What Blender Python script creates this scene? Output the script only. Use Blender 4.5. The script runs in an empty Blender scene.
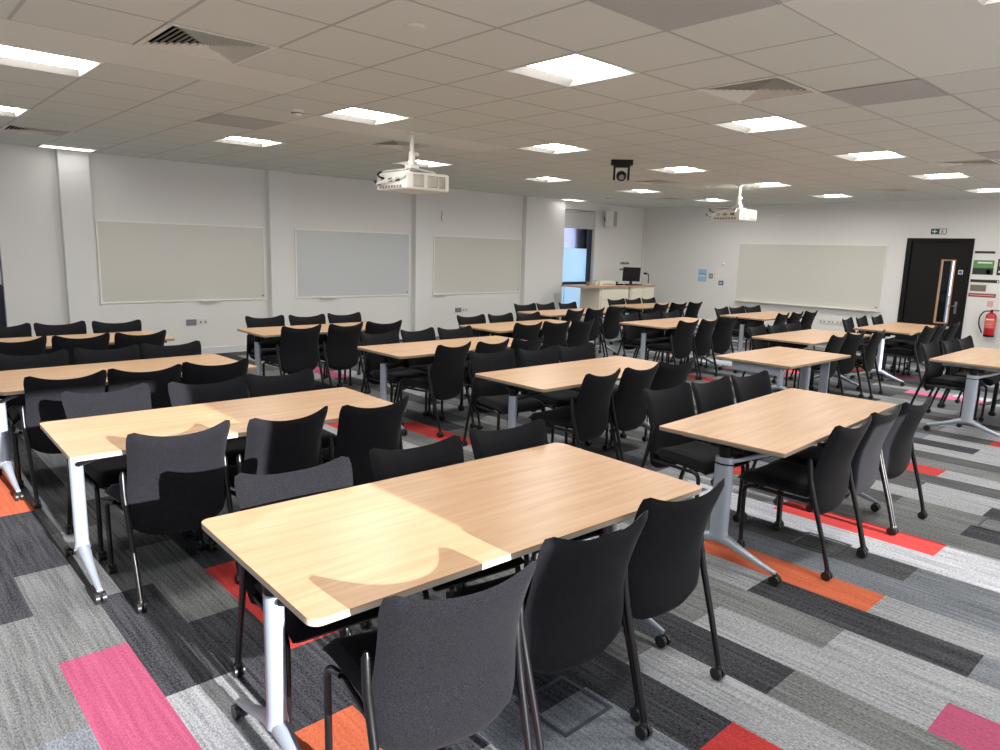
import bpy, bmesh, math, random
from mathutils import Vector, Matrix
random.seed(7)
sc = bpy.context.scene
COL = sc.collection
PI = math.pi
R = math.radians
UW, VW, H = 14.68, 10.74, 2.776          # far wall (x), whiteboard wall (y), ceiling height
GU, GV = 3.161, 2.8505                   # ceiling grid origin
X0, Y0 = -2.6, -1.6                      # window wall side (y) and near end (x)

# ------------------------------------------------------------------ materials
def new_mat(name):
    m = bpy.data.materials.new(name); m.use_nodes = True
    nt = m.node_tree; b = nt.nodes['Principled BSDF']
    return m, nt, b
def lin(c):
    return tuple((v/12.92 if v <= .04045 else ((v+.055)/1.055)**2.4) for v in c)
def srgb(r, g, b): return lin((r/255, g/255, b/255)) + (1,)
def plain(name, col, rough=.5, metal=0, spec=None, bump=0, bscale=200, coat=0, var=.04):
    m, nt, b = new_mat(name)
    n = nt.nodes.new('ShaderNodeTexNoise'); n.inputs['Scale'].default_value = bscale*.2; n.inputs['Detail'].default_value = 3
    tc = nt.nodes.new('ShaderNodeTexCoord'); nt.links.new(tc.outputs['Object'], n.inputs['Vector'])
    mx = nt.nodes.new('ShaderNodeMix'); mx.data_type = 'RGBA'
    mx.inputs[6].default_value = tuple(c*(1-var) for c in col[:3])+(1,)
    mx.inputs[7].default_value = tuple(min(1, c*(1+var)) for c in col[:3])+(1,)
    nt.links.new(n.outputs['Fac'], mx.inputs[0]); nt.links.new(mx.outputs[2], b.inputs['Base Color'])
    b.inputs['Roughness'].default_value = rough; b.inputs['Metallic'].default_value = metal
    if spec is not None: b.inputs['Specular IOR Level'].default_value = spec
    if coat: b.inputs['Coat Weight'].default_value = coat
    if bump:
        n2 = nt.nodes.new('ShaderNodeTexNoise'); n2.inputs['Scale'].default_value = bscale
        nt.links.new(tc.outputs['Object'], n2.inputs['Vector'])
        bp = nt.nodes.new('ShaderNodeBump'); bp.inputs['Strength'].default_value = bump; bp.inputs['Distance'].default_value = .002
        nt.links.new(n2.outputs['Fac'], bp.inputs['Height']); nt.links.new(bp.outputs['Normal'], b.inputs['Normal'])
    return m
def emit(name, col, s):
    m, nt, b = new_mat(name)
    b.inputs['Base Color'].default_value = col
    b.inputs['Emission Color'].default_value = col; b.inputs['Emission Strength'].default_value = s
    return m
M = {}
M['wall'] = plain('wall_paint', srgb(232, 231, 228), .75, bump=.05, bscale=90, var=.01)
M['pil'] = plain('pilaster_paint', srgb(232, 232, 230), .7, var=.01)
M['skirt'] = plain('skirting_gloss', srgb(225, 227, 228), .35, var=.01)
M['plainceil'] = plain('plasterboard', srgb(228, 232, 224), .8, var=.01)
M['white'] = plain('white_plastic', srgb(228, 227, 220), .4, var=.02)
M['whitemetal'] = plain('white_painted_metal', srgb(225, 224, 218), .35, var=.02)
M['cream'] = plain('cream_laminate', srgb(236, 230, 212), .45, var=.02)
M['board'] = plain('whiteboard_enamel', srgb(214, 212, 203), .22, var=.015)
M['boardcool'] = plain('whiteboard_enamel_cool', srgb(204, 209, 210), .22, var=.015)
M['boardframe'] = plain('board_frame', srgb(244, 244, 240), .4)
M['black'] = plain('black_plastic', (.003, .003, .0035, 1), .5, spec=.3)
M['frame'] = plain('black_chair_metal', (.004, .004, .0045, 1), .32, .0, spec=.35, coat=.08)
M['silver'] = plain('silver_painted_steel', srgb(172, 182, 194), .36, .4)
M['castor'] = plain('castor_rubber', (.012, .012, .012, 1), .35)
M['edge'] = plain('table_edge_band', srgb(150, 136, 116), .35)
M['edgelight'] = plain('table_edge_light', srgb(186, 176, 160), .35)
M['door'] = plain('door_dark_laminate', (.005, .0045, .004, 1), .5, spec=.25)
M['doorframe'] = plain('door_frame_black', (.003, .003, .003, 1), .5, spec=.25)
M['oak'] = plain('oak_bead', srgb(186, 138, 92), .45, var=.1)
M['chrome'] = plain('brushed_chrome', srgb(200, 200, 196), .22, 1)
M['grille'] = plain('grille_dark', srgb(120, 110, 95), .6)
M['ventblack'] = plain('vent_void', (.008, .008, .008, 1), .8)
M['ventwhite'] = plain('vent_blade', srgb(226, 222, 208), .5)
M['greypanel'] = plain('grey_ceiling_panel', srgb(180, 182, 180), .55)
M['red'] = plain('extinguisher_red', srgb(196, 24, 34), .28, coat=.6)
M['green'] = plain('sign_green', srgb(20, 82, 62), .5)
M['blue'] = plain('sign_blue', srgb(60, 100, 180), .5)
M['paperblue'] = plain('pale_blue_paper', srgb(160, 198, 226), .7)
M['paper'] = plain('white_paper', srgb(236, 236, 232), .7)
M['paperpink'] = plain('pink_paper', srgb(226, 176, 160), .7)
M['postgreen'] = plain('poster_green', srgb(92, 148, 84), .6)
M['postdark'] = plain('poster_dark', srgb(40, 40, 36), .6)
M['yellow'] = plain('poster_yellow', srgb(232, 196, 60), .6)
M['postred'] = plain('poster_red', srgb(140, 52, 48), .6)
M['greybox'] = plain('grey_plastic', srgb(120, 124, 128), .5)
M['winframe'] = plain('window_frame_anthracite', srgb(28, 36, 58), .4)
M['blind'] = plain('roller_blind_cloth', srgb(200, 202, 202), .8)
M['outpale'] = plain('outside_render_pale', srgb(205, 226, 226), .8)
M['outblue'] = plain('outside_cladding_bluegrey', srgb(96, 106, 140), .7)
M['outline'] = plain('outside_rail_grey', srgb(120, 150, 160), .7)
M['ground'] = plain('outside_paving', srgb(150, 150, 145), .9)
M['lamp'] = emit('light_panel_glow', (1, .97, .93, 1), 31)
M['wing'] = plain('light_reflector', (.3, .29, .27, 1), .6)
M['lampedge'] = emit('slim_light_glow', (1, .97, .94, 1), 4)
M['lens'] = plain('lens_glass', (.01, .01, .015, 1), .05)
M['floorbox'] = plain('floor_box_trim', srgb(60, 66, 76), .5)
M['wood'] = None

def wood():
    m, nt, b = new_mat('beech_laminate')
    tc = nt.nodes.new('ShaderNodeTexCoord'); mp = nt.nodes.new('ShaderNodeMapping')
    mp.inputs['Scale'].default_value = (1.2, 16, 16)
    nt.links.new(tc.outputs['Object'], mp.inputs['Vector'])
    oi = nt.nodes.new('ShaderNodeObjectInfo')
    ad = nt.nodes.new('ShaderNodeVectorMath'); ad.operation = 'ADD'
    cb = nt.nodes.new('ShaderNodeCombineXYZ'); mu = nt.nodes.new('ShaderNodeMath'); mu.operation = 'MULTIPLY'; mu.inputs[1].default_value = 37
    nt.links.new(oi.outputs['Random'], mu.inputs[0]); nt.links.new(mu.outputs[0], cb.inputs[0]); nt.links.new(mu.outputs[0], cb.inputs[1])
    nt.links.new(mp.outputs[0], ad.inputs[0]); nt.links.new(cb.outputs[0], ad.inputs[1])
    n = nt.nodes.new('ShaderNodeTexNoise'); n.inputs['Scale'].default_value = 1.6; n.inputs['Detail'].default_value = 5; n.inputs['Distortion'].default_value = .6
    nt.links.new(ad.outputs[0], n.inputs['Vector'])
    cr = nt.nodes.new('ShaderNodeValToRGB')
    cr.color_ramp.elements[0].position = .3; cr.color_ramp.elements[0].color = srgb(190, 149, 112)
    cr.color_ramp.elements[1].position = .72; cr.color_ramp.elements[1].color = srgb(210, 173, 136)
    nt.links.new(n.outputs['Fac'], cr.inputs[0]); nt.links.new(cr.outputs[0], b.inputs['Base Color'])
    b.inputs['Roughness'].default_value = .34; b.inputs['Specular IOR Level'].default_value = .4
    return m
M['wood'] = wood()

def fabric(name, c0, c1):
    m, nt, b = new_mat(name)
    tc = nt.nodes.new('ShaderNodeTexCoord')
    n = nt.nodes.new('ShaderNodeTexNoise'); n.inputs['Scale'].default_value = 300; n.inputs['Detail'].default_value = 2
    nt.links.new(tc.outputs['Object'], n.inputs['Vector'])
    cr = nt.nodes.new('ShaderNodeValToRGB'); cr.color_ramp.elements[0].position = .35; cr.color_ramp.elements[1].position = .68
    cr.color_ramp.elements[0].color = c0; cr.color_ramp.elements[1].color = c1
    nt.links.new(n.outputs['Fac'], cr.inputs[0]); nt.links.new(cr.outputs[0], b.inputs['Base Color'])
    b.inputs['Roughness'].default_value = .9; b.inputs['Specular IOR Level'].default_value = .15
    b.inputs['Sheen Weight'].default_value = .08; b.inputs['Sheen Roughness'].default_value = .4
    bp = nt.nodes.new('ShaderNodeBump'); bp.inputs['Strength'].default_value = .3; bp.inputs['Distance'].default_value = .001
    nt.links.new(n.outputs['Fac'], bp.inputs['Height']); nt.links.new(bp.outputs['Normal'], b.inputs['Normal'])
    return m
M['fabric'] = fabric('black_woven_fabric', (.0016, .0016, .0022, 1), (.0135, .014, .018, 1))

def carpet(name, c0, c1, speck=1.0):
    m, nt, b = new_mat(name)
    tc = nt.nodes.new('ShaderNodeTexCoord')
    mp = nt.nodes.new('ShaderNodeMapping'); mp.inputs['Scale'].default_value = (170, 75, 1)
    nt.links.new(tc.outputs['Object'], mp.inputs['Vector'])
    n = nt.nodes.new('ShaderNodeTexNoise'); n.inputs['Scale'].default_value = 1; n.inputs['Detail'].default_value = 4; n.inputs['Roughness'].default_value = .75
    nt.links.new(mp.outputs[0], n.inputs['Vector'])
    mp2 = nt.nodes.new('ShaderNodeMapping'); mp2.inputs['Scale'].default_value = (60, 2.2, 1)
    nt.links.new(tc.outputs['Object'], mp2.inputs['Vector'])
    n2 = nt.nodes.new('ShaderNodeTexNoise'); n2.inputs['Scale'].default_value = 1; n2.inputs['Detail'].default_value = 2
    nt.links.new(mp2.outputs[0], n2.inputs['Vector'])
    ad = nt.nodes.new('ShaderNodeMath'); ad.operation = 'MULTIPLY_ADD'; ad.inputs[1].default_value = .3
    nt.links.new(n2.outputs['Fac'], ad.inputs[0]); 
    sb = nt.nodes.new('ShaderNodeMath'); sb.operation = 'MULTIPLY'; sb.inputs[1].default_value = .7*speck
    nt.links.new(n.outputs['Fac'], sb.inputs[0]); nt.links.new(sb.outputs[0], ad.inputs[2])
    cr = nt.nodes.new('ShaderNodeValToRGB'); cr.color_ramp.elements[0].position = .40; cr.color_ramp.elements[1].position = .60
    cr.color_ramp.elements[0].color = c0; cr.color_ramp.elements[1].color = c1
    nt.links.new(ad.outputs[0], cr.inputs[0]); nt.links.new(cr.outputs[0], b.inputs['Base Color'])
    b.inputs['Roughness'].default_value = .95; b.inputs['Specular IOR Level'].default_value = .1
    bp = nt.nodes.new('ShaderNodeBump'); bp.inputs['Strength'].default_value = .35; bp.inputs['Distance'].default_value = .003
    nt.links.new(n.outputs['Fac'], bp.inputs['Height']); nt.links.new(bp.outputs['Normal'], b.inputs['Normal'])
    return m
CP = {
 'C': carpet('carpet_charcoal', (.008, .0085, .010, 1), (.088, .092, .104, 1)),
 'D': carpet('carpet_dark_grey', (.024, .025, .027, 1), (.155, .16, .168, 1)),
 'M': carpet('carpet_mid_grey', (.075, .078, .078, 1), (.255, .265, .265, 1)),
 'B': carpet('carpet_blue_grey', (.085, .097, .112, 1), (.29, .315, .35, 1)),
 'L': carpet('carpet_light_grey', (.16, .168, .176, 1), (.47, .485, .51, 1)),
 'O': carpet('carpet_orange', (.52, .10, .045, 1), (.74, .19, .09, 1)),
 'R': carpet('carpet_red', (.40, .032, .03, 1), (.62, .065, .06, 1)),
 'P': carpet('carpet_pink', (.33, .055, .12, 1), (.50, .11, .20, 1)),
}

def ceiling_mat():
    m, nt, b = new_mat('ceiling_tile_grid')
    tc = nt.nodes.new('ShaderNodeTexCoord'); sp = nt.nodes.new('ShaderNodeSeparateXYZ')
    nt.links.new(tc.outputs['Object'], sp.inputs[0])
    facs = []
    for ax, off in ((0, GU), (1, GV)):
        a = nt.nodes.new('ShaderNodeMath'); a.operation = 'SUBTRACT'; a.inputs[1].default_value = off-6.0*3-.3
        nt.links.new(sp.outputs[ax], a.inputs[0])
        d = nt.nodes.new('ShaderNodeMath'); d.operation = 'DIVIDE'; d.inputs[1].default_value = .6; nt.links.new(a.outputs[0], d.inputs[0])
        fr = nt.nodes.new('ShaderNodeMath'); fr.operation = 'FRACT'; nt.links.new(d.outputs[0], fr.inputs[0])
        s = nt.nodes.new('ShaderNodeMath'); s.operation = 'SUBTRACT'; s.inputs[1].default_value = .5; nt.links.new(fr.outputs[0], s.inputs[0])
        ab = nt.nodes.new('ShaderNodeMath'); ab.operation = 'ABSOLUTE'; nt.links.new(s.outputs[0], ab.inputs[0])
        lt = nt.nodes.new('ShaderNodeMath'); lt.operation = 'LESS_THAN'; lt.inputs[1].default_value = .017; nt.links.new(ab.outputs[0], lt.inputs[0])
        facs.append(lt)
    mx = nt.nodes.new('ShaderNodeMath'); mx.operation = 'MAXIMUM'
    nt.links.new(facs[0].outputs[0], mx.inputs[0]); nt.links.new(facs[1].outputs[0], mx.inputs[1])
    c = nt.nodes.new('ShaderNodeMix'); c.data_type = 'RGBA'
    c.inputs[6].default_value = srgb(219, 224, 216); c.inputs[7].default_value = srgb(174, 177, 168)
    nt.links.new(mx.outputs[0], c.inputs[0]); nt.links.new(c.outputs[2], b.inputs['Base Color'])
    rr = nt.nodes.new('ShaderNodeMath'); rr.operation = 'MULTIPLY_ADD'; rr.inputs[1].default_value = -.5; rr.inputs[2].default_value = .9
    nt.links.new(mx.outputs[0], rr.inputs[0]); nt.links.new(rr.outputs[0], b.inputs['Roughness'])
    b.inputs['Specular IOR Level'].default_value = .3
    return m
M['ceil'] = ceiling_mat()

def glass(name, col=(1, 1, 1, 1), rough=0):
    m, nt, b = new_mat(name)
    out = nt.nodes['Material Output']
    tr = nt.nodes.new('ShaderNodeBsdfTransparent'); tr.inputs[0].default_value = col
    gl = nt.nodes.new('ShaderNodeBsdfGlossy'); gl.inputs['Roughness'].default_value = .03
    lw = nt.nodes.new('ShaderNodeLayerWeight'); lw.inputs[0].default_value = .25
    mx = nt.nodes.new('ShaderNodeMixShader')
    nt.links.new(lw.outputs['Fresnel'], mx.inputs[0]); nt.links.new(tr.outputs[0], mx.inputs[1]); nt.links.new(gl.outputs[0], mx.inputs[2])
    nt.links.new(mx.outputs[0], out.inputs[0])
    return m
M['glass'] = glass('clear_glass')
def frosted():
    m, nt, b = new_mat('frosted_film_glass')
    out = nt.nodes['Material Output']
    t = nt.nodes.new('ShaderNodeBsdfTranslucent'); t.inputs[0].default_value = (.85, .95, 1, 1)
    n = nt.nodes.new('ShaderNodeTexNoise'); n.inputs['Scale'].default_value = 3
    d = nt.nodes.new('ShaderNodeBsdfDiffuse'); d.inputs[0].default_value = (.5, .65, .8, 1)
    mx = nt.nodes.new('ShaderNodeMixShader'); mx.inputs[0].default_value = .3
    nt.links.new(t.outputs[0], mx.inputs[1]); nt.links.new(d.outputs[0], mx.inputs[2]); nt.links.new(mx.outputs[0], out.inputs[0])
    return m
M['frost'] = frosted()
def translucent(name, tcol, k):
    m, nt, b = new_mat(name); out = nt.nodes['Material Output']
    t = nt.nodes.new('ShaderNodeBsdfTranslucent'); t.inputs[0].default_value = tcol
    d = nt.nodes.new('ShaderNodeBsdfDiffuse'); d.inputs[0].default_value = (.7, .7, .7, 1)
    mx = nt.nodes.new('ShaderNodeMixShader'); mx.inputs[0].default_value = k
    nt.links.new(t.outputs[0], mx.inputs[1]); nt.links.new(d.outputs[0], mx.inputs[2]); nt.links.new(mx.outputs[0], out.inputs[0]); return m
M['blindfill'] = translucent('blind_cloth_soft_fill', (.5, .49, .47, 1), .55)
M['blinddark'] = translucent('blind_cloth_dense', (.2, .2, .22, 1), .7)

# ------------------------------------------------------------------ mesh helpers
def obj(name, bm, mats, parent=None, smooth=False, loc=None, bev=0):
    me = bpy.data.meshes.new(name)
    bmesh.ops.recalc_face_normals(bm, faces=bm.faces)
    bm.to_mesh(me); bm.free()
    if not isinstance(mats, (list, tuple)): mats = [mats]
    for m in mats: me.materials.append(m)
    if smooth:
        for p in me.polygons: p.use_smooth = True
        try: me.set_sharp_from_angle(angle=R(40))
        except Exception: pass
    o = bpy.data.objects.new(name, me); COL.objects.link(o)
    if parent: o.parent = parent
    if loc: o.location = loc
    if bev:
        md = o.modifiers.new('bevel', 'BEVEL'); md.width = bev; md.segments = 2; md.limit_method = 'ANGLE'
    return o
def B(): return bmesh.new()
def box(bm, x0, x1, y0, y1, z0, z1, mi=0):
    v = [bm.verts.new((x, y, z)) for z in (z0, z1) for y in (y0, y1) for x in (x0, x1)]
    for f in ((0, 1, 3, 2), (4, 5, 7, 6), (0, 1, 5, 4), (2, 3, 7, 6), (0, 2, 6, 4), (1, 3, 7, 5)):
        fc = bm.faces.new([v[i] for i in f]); fc.material_index = mi
    return bm
def quad(bm, pts, mi=0):
    f = bm.faces.new([bm.verts.new(p) for p in pts]); f.material_index = mi
def tube(bm, pts, r, seg=10, ry=None, cap=True):
    pts = [Vector(p) for p in pts]; n = len(pts); rings = []
    up = None
    for i, p in enumerate(pts):
        t = (pts[min(i+1, n-1)]-pts[max(i-1, 0)]).normalized()
        if up is None:
            a = Vector((0, 0, 1)) if abs(t.z) < .9 else Vector((0, 1, 0))
            s = t.cross(a).normalized()
        else:
            s = (s - t*s.dot(t)).normalized()
        up = s.cross(t).normalized()
        rr = r[i] if isinstance(r, (list, tuple)) else r
        rings.append([bm.verts.new(p + s*math.cos(2*PI*k/seg)*rr + up*math.sin(2*PI*k/seg)*(ry or rr)) for k in range(seg)])
    for a, b in zip(rings, rings[1:]):
        for k in range(seg): bm.faces.new((a[k], a[(k+1) % seg], b[(k+1) % seg], b[k]))
    if cap: bm.faces.new(rings[0]); bm.faces.new(rings[-1][::-1])
    return bm
def arc(pts, k=5):
    """round the corners of a polyline"""
    pts = [Vector(p) for p in pts]; out = [pts[0]]
    for i in range(1, len(pts)-1):
        a, b, c = pts[i-1], pts[i], pts[i+1]
        d = min((a-b).length, (c-b).length)*.45
        p0 = b+(a-b).normalized()*d; p1 = b+(c-b).normalized()*d
        for j in range(k+1):
            t = j/k; out.append((1-t)**2*p0+2*t*(1-t)*b+t*t*p1)
    out.append(pts[-1]); return out
def cyl(bm, c, ax, r, h, seg=16, r2=None):
    """cylinder centred at c along axis ax (0,1,2) length h"""
    d = [0, 0, 0]; d[ax] = h/2; d = Vector(d); c = Vector(c)
    return tube(bm, [c-d, c+d], [r, r2 if r2 is not None else r], seg)
def prism(bm, outline, z0, z1, mi=0, mside=None):
    a = [bm.verts.new((x, y, z0)) for x, y in outline]; b = [bm.verts.new((x, y, z1)) for x, y in outline]
    n = len(a)
    f = bm.faces.new(a[::-1]); f.material_index = mi
    f = bm.faces.new(b); f.material_index = mi
    for i in range(n):
        f = bm.faces.new((a[i], a[(i+1) % n], b[(i+1) % n], b[i])); f.material_index = mi if mside is None else mside
def rrect(x0, x1, y0, y1, r, k=6):
    out = []
    for cx, cy, a0 in ((x1-r, y1-r, 0), (x0+r, y1-r, 90), (x0+r, y0+r, 180), (x1-r, y0+r, 270)):
        for j in range(k+1):
            a = R(a0+90*j/k); out.append((cx+r*math.cos(a), cy+r*math.sin(a)))
    return out
def shell(bm, fn, nu, nv):
    """closed pillow surface: fn(s,t,side) with front/back sharing the border"""
    F = {}
    for side in (0, 1):
        for i in range(nu+1):
            for j in range(nv+1):
                edge = i in (0, nu) or j in (0, nv)
                if side == 1 and edge: F[(1, i, j)] = F[(0, i, j)]; continue
                F[(side, i, j)] = bm.verts.new(fn(-1+2*i/nu, j/nv, side))
        for i in range(nu):
            for j in range(nv):
                vs = [F[(side, i, j)], F[(side, i+1, j)], F[(side, i+1, j+1)], F[(side, i, j+1)]]
                bm.faces.new(vs if side == 0 else vs[::-1])
    return bm
def empty(name, loc=(0, 0, 0), rz=0):
    o = bpy.data.objects.new(name, None); COL.objects.link(o); o.location = loc; o.rotation_euler = (0, 0, rz)
    o.empty_display_size = .1
    return o
def tag(o, label, cat, group=None, kind=None):
    o['label'] = label; o['category'] = cat
    if group: o['group'] = group
    if kind: o['kind'] = kind
    return o
def struct(name, bm, m, parent=None, **k):
    o = obj(name, bm, m, parent, **k)
    o['kind'] = 'structure'
    return o
def copy_tree(o, parent=None):
    c = o.copy(); COL.objects.link(c)
    if parent: c.parent = parent
    for ch in list(o.children): copy_tree(ch, c)
    return c

# ------------------------------------------------------------------ floor
KNOWN = {(13,1):'O',(13,-1):'L',(13,3):'M',(12,0):'C',(12,2):'L',(12,-2):'B',(11,1):'M',(11,-1):'L',(11,3):'L',
 (10,0):'L',(10,-2):'P',(10,2):'M',(9,1):'C',(9,-1):'M',(9,3):'L',(8,0):'L',(8,2):'M',(8,-2):'L',(7,1):'C',(7,-1):'R',(7,3):'D',
 (6,2):'C',(6,0):'B',(5,1):'B',(5,-1):'L',(5,3):'D',(4,0):'L',(14,0):'B',(14,2):'B',(14,-2):'L',(15,1):'D',(15,-1):'B',(16,0):'L',(16,2):'L',(16,-2):'L',  # closing L run: sun strip brightness put into the plank colour
 (17,1):'R',(17,-1):'L',(18,0):'M',(18,2):'M',(18,-2):'B',(19,-1):'C',(19,1):'M',(19,-3):'L',(20,0):'M',(20,2):'D',(21,-1):'C',(21,1):'L',
 (20,-2):'L',(1,3):'P',(1,5):'M',(1,7):'C',(1,9):'O',(0,4):'M',(0,6):'C',(0,2):'B',(0,8):'D',(2,4):'C',(2,2):'L',(2,6):'M',(2,8):'D',
 (3,5):'M',(3,3):'C',(3,1):'O',(3,7):'D',(4,4):'R',(4,2):'C',(4,6):'C',(1,1):'L',(2,0):'L',(-1,3):'B',(-1,5):'D',(-1,7):'M',(-1,9):'C',(5,5):'C',(5,7):'D',(6,4):'D',
 (14,8):'R',(12,10):'R',(17,15):'P',(33,9):'R',(38,8):'P',(24,2):'R',(30,0):'R',(19,3):'R',(44,6):'R',(13,5):'D',(13,7):'M',(15,3):'M',
 (22,0):'L',(23,1):'D',(24,0):'L',(25,1):'M',(22,2):'D',(23,-1):'M',(25,-1):'C',(26,0):'D',(27,1):'L',(28,0):'L',(29,1):'L',(31,1):'L',(32,2):'L'}
def make_floor():
    bm = B(); keys = list('CDMBLORP'); HM = .487
    rnd = random.Random(11); last = None
    for k in range(-13, 60):
        x0 = .23+.25*k; x1 = x0+.25
        if x1 < X0 or x0 > UW: continue
        x0 = max(x0, X0); x1 = min(x1, UW)
        m = -6 if k % 2 == 0 else -7
        while True:
            y0 = .615+HM*m; y1 = y0+2*HM
            if y0 > VW: break
            c = KNOWN.get((k, m))
            if c is None:
                c = rnd.choices(['C', 'D', 'M', 'B', 'L'], [20, 20, 24, 14, 22])[0]
                if k > 22 and rnd.random() < .045: c = rnd.choice('RRP')
            else: rnd.random()
            if y1 > Y0 and y0 < VW:
                quad(bm, [(x0, max(y0, Y0), 0), (x1, max(y0, Y0), 0), (x1, min(y1, VW), 0), (x0, min(y1, VW), 0)], keys.index(c))
            m += 2
    return struct('floor', bm, [CP[k] for k in keys])
make_floor()
bm = B(); box(bm, -30, 45, -40, 50, -.4, -.12)
struct('ground', bm, M['ground'])
bm = B(); box(bm, X0-.3, UW+.3, Y0-.3, VW+.3, -.1, -.004); struct('floor_slab', bm, M['ground'])

# ------------------------------------------------------------------ ceiling
def cell(i, j): return GU+.6*i, GV+.6*j
LIGHTS = [(i, j) for j in (0, 4, 8) for i in (-4, 0, 4, 8, 12, 16)] + [(-4, -4), (0, -4), (4, -4), (8, -4), (12, -4), (16, -4)]
EDGE_LIGHTS = [(-2, 12.75), (15, 12.75)]
LIGHTS = [l for l in LIGHTS if GU+.6*l[0]+.6 <= UW]
VENTS = [(-3, 2), (-3, 10), (2, -1), (2, 6), (10, -1), (15, 2), (10, 6), (15, 9)]
GREY = [(-1, 6), (-1, -2), (3, -2), (9, -2)]
PLAIN = set()
for i in range(-9, -1): PLAIN.add((i, 3))
for i in range(0, 3):
    for j in (-5, -4, -3): PLAIN.add((i, j))
for i in range(0, 4): PLAIN.add((i, 5))
def ceil_cells():
    bm = B(); nx0, nx1 = -10, 20; ny0, ny1 = -8, 14
    holes = set(LIGHTS) | set(VENTS)
    for i in range(nx0, nx1):
        for j in range(ny0, ny1):
            x, y = cell(i, j); xa, xb = max(x, X0), min(x+.6, UW); ya, yb = max(y, Y0), min(y+.6, VW)
            if xb-xa < .005 or yb-ya < .005 or (i, j) in holes: continue
            quad(bm, [(xa, ya, H), (xa, yb, H), (xb, yb, H), (xb, ya, H)], 1 if (i, j) in PLAIN or j >= 12 and False else 0)
    return bm
struct('ceiling', ceil_cells(), [M['ceil'], M['plainceil']])
bm = B(); box(bm, X0-.3, UW+.3, Y0-.3, VW+.3, H+.3, H+.4); struct('roof_slab', bm, M['plainceil'])

def make_light():
    r = empty('ceiling_light')
    bm = B(); o, i_, z = .3, .282, 0
    # white rim + sloping recess sides
    def ring(a, za, b, zb):
        pa = [(-a[0], -a[1], za), (a[0], -a[1], za), (a[0], a[1], za), (-a[0], a[1], za)]
        pb = [(-b[0], -b[1], zb), (b[0], -b[1], zb), (b[0], b[1], zb), (-b[0], b[1], zb)]
        for k in range(4): quad(bm, [pa[k], pa[(k+1) % 4], pb[(k+1) % 4], pb[k]])
    ring((.3, .3), -.004, (.283, .283), -.004)
    ring((.3, .3), -.004, (.3, .3), .06)
    fr = obj('frame', bm, M['white'], r)
    bm = B(); ring((.283, .283), -.004, (.262, .222), .036); obj('reflector', bm, M['wing'], r)
    bm = B(); quad(bm, [(-.262, -.222, .035), (.262, -.222, .035), (.262, .222, .035), (-.262, .222, .035)])
    obj('diffuser', bm, M['lamp'], r)
    return r
TBL_PHRASE = {}
GL = 'square recessed ceiling light panels'
proto = make_light(); first = True
xs_name = {-4: 'leftmost', 0: 'second', 4: 'third', 8: 'fourth', 12: 'fifth', 16: 'sixth'}
row_name = {-4: 'in the ceiling row above the camera', 0: 'in the nearest visible row of ceiling lights', 4: 'in the middle row of ceiling lights', 8: 'in the ceiling row nearest the whiteboards'}
for (i, j) in LIGHTS:
    if j == -4: lab = 'square ceiling light, %s column, beside the near window wall' % xs_name[i]
    else: lab = 'square recessed ceiling light, %s from left %s' % (xs_name[i], row_name[j])
    o = proto if first else copy_tree(proto); first = False
    x, y = cell(i, j); o.location = (x+.3, y+.3, H); tag(o, lab, 'ceiling light', GL)
# two lights tight to the whiteboard wall (seen as thin bright slivers)
def edge_light(cx, cy, lab):
    r = empty('ceiling_light', (cx, cy, H))
    bm = B()
    for a, b_, c, d in ((-.3, .3, -.15, -.13), (-.3, .3, .13, .15), (-.3, -.28, -.13, .13), (.28, .3, -.13, .13)): box(bm, a, b_, c, d, -.022, -.001)
    obj('frame', bm, M['white'], r)
    bm = B(); box(bm, -.28, .28, -.13, .13, -.016, -.001); obj('diffuser', bm, M['lampedge'], r)
    tag(r, lab, 'ceiling light', 'slim ceiling lights close to the whiteboard wall')
edge_light(2.2, 10.35, 'slim bright ceiling light close to wall above left pilaster')
edge_light(11.62, 10.38, 'slim ceiling light close to wall by the frosted window')

def make_vent():
    r = empty('ceiling_vent')
    bm = B(); box(bm, -.3, .3, -.3, .3, .12, .125)
    for a in ((-.3, -.295, -.3, .3), (.295, .3, -.3, .3), (-.3, .3, -.3, -.295), (-.3, .3, .295, .3)): box(bm, a[0], a[1], a[2], a[3], -.002, .12)
    obj('backing', bm, M['ventblack'], r)
    bm = B()
    for a in ((-.3, .3, -.3, -.27), (-.3, .3, .27, .3), (-.3, -.27, -.27, .27), (.27, .3, -.27, .27)): box(bm, *a, -.004, .004)
    obj('frame', bm, M['white'], r)
    bm = B()
    for k in range(8):
        a = .264-.032*k; b_ = a-.013
        p = [(-1, -1), (1, -1), (1, 1), (-1, 1)]
        for e in range(4):
            q0, q1 = p[e], p[(e+1) % 4]
            quad(bm, [(q0[0]*a, q0[1]*a, -.002), (q1[0]*a, q1[1]*a, -.002), (q1[0]*b_, q1[1]*b_, .02), (q0[0]*b_, q0[1]*b_, .02)])
    box(bm, -.012, .012, -.012, .012, .0, .02)
    o = obj('louvre', bm, M['ventwhite'], r)
    return r
vl = {(-3, 2): 'large louvred ceiling vent at upper left near the long light', (-3, 10): 'louvred ceiling vent at far left near the whiteboard wall',
      (2, -1): 'square louvred ceiling vent at upper right beside the nearest light row', (2, 6): 'louvred ceiling vent just behind the nearer projector pole',
      (10, -1): 'louvred ceiling vent at far right towards the door', (15, 2): 'louvred ceiling vent above the large right whiteboard',
      (10, 6): 'louvred ceiling vent behind the black dome camera', (15, 9): 'louvred ceiling vent near the lectern corner'}
pv = make_vent(); first = True
for c in VENTS:
    o = pv if first else copy_tree(pv); first = False
    x, y = cell(*c); o.location = (x+.3, y+.3, H); tag(o, vl[c], 'vent', 'square four-way ceiling air vents')
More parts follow.
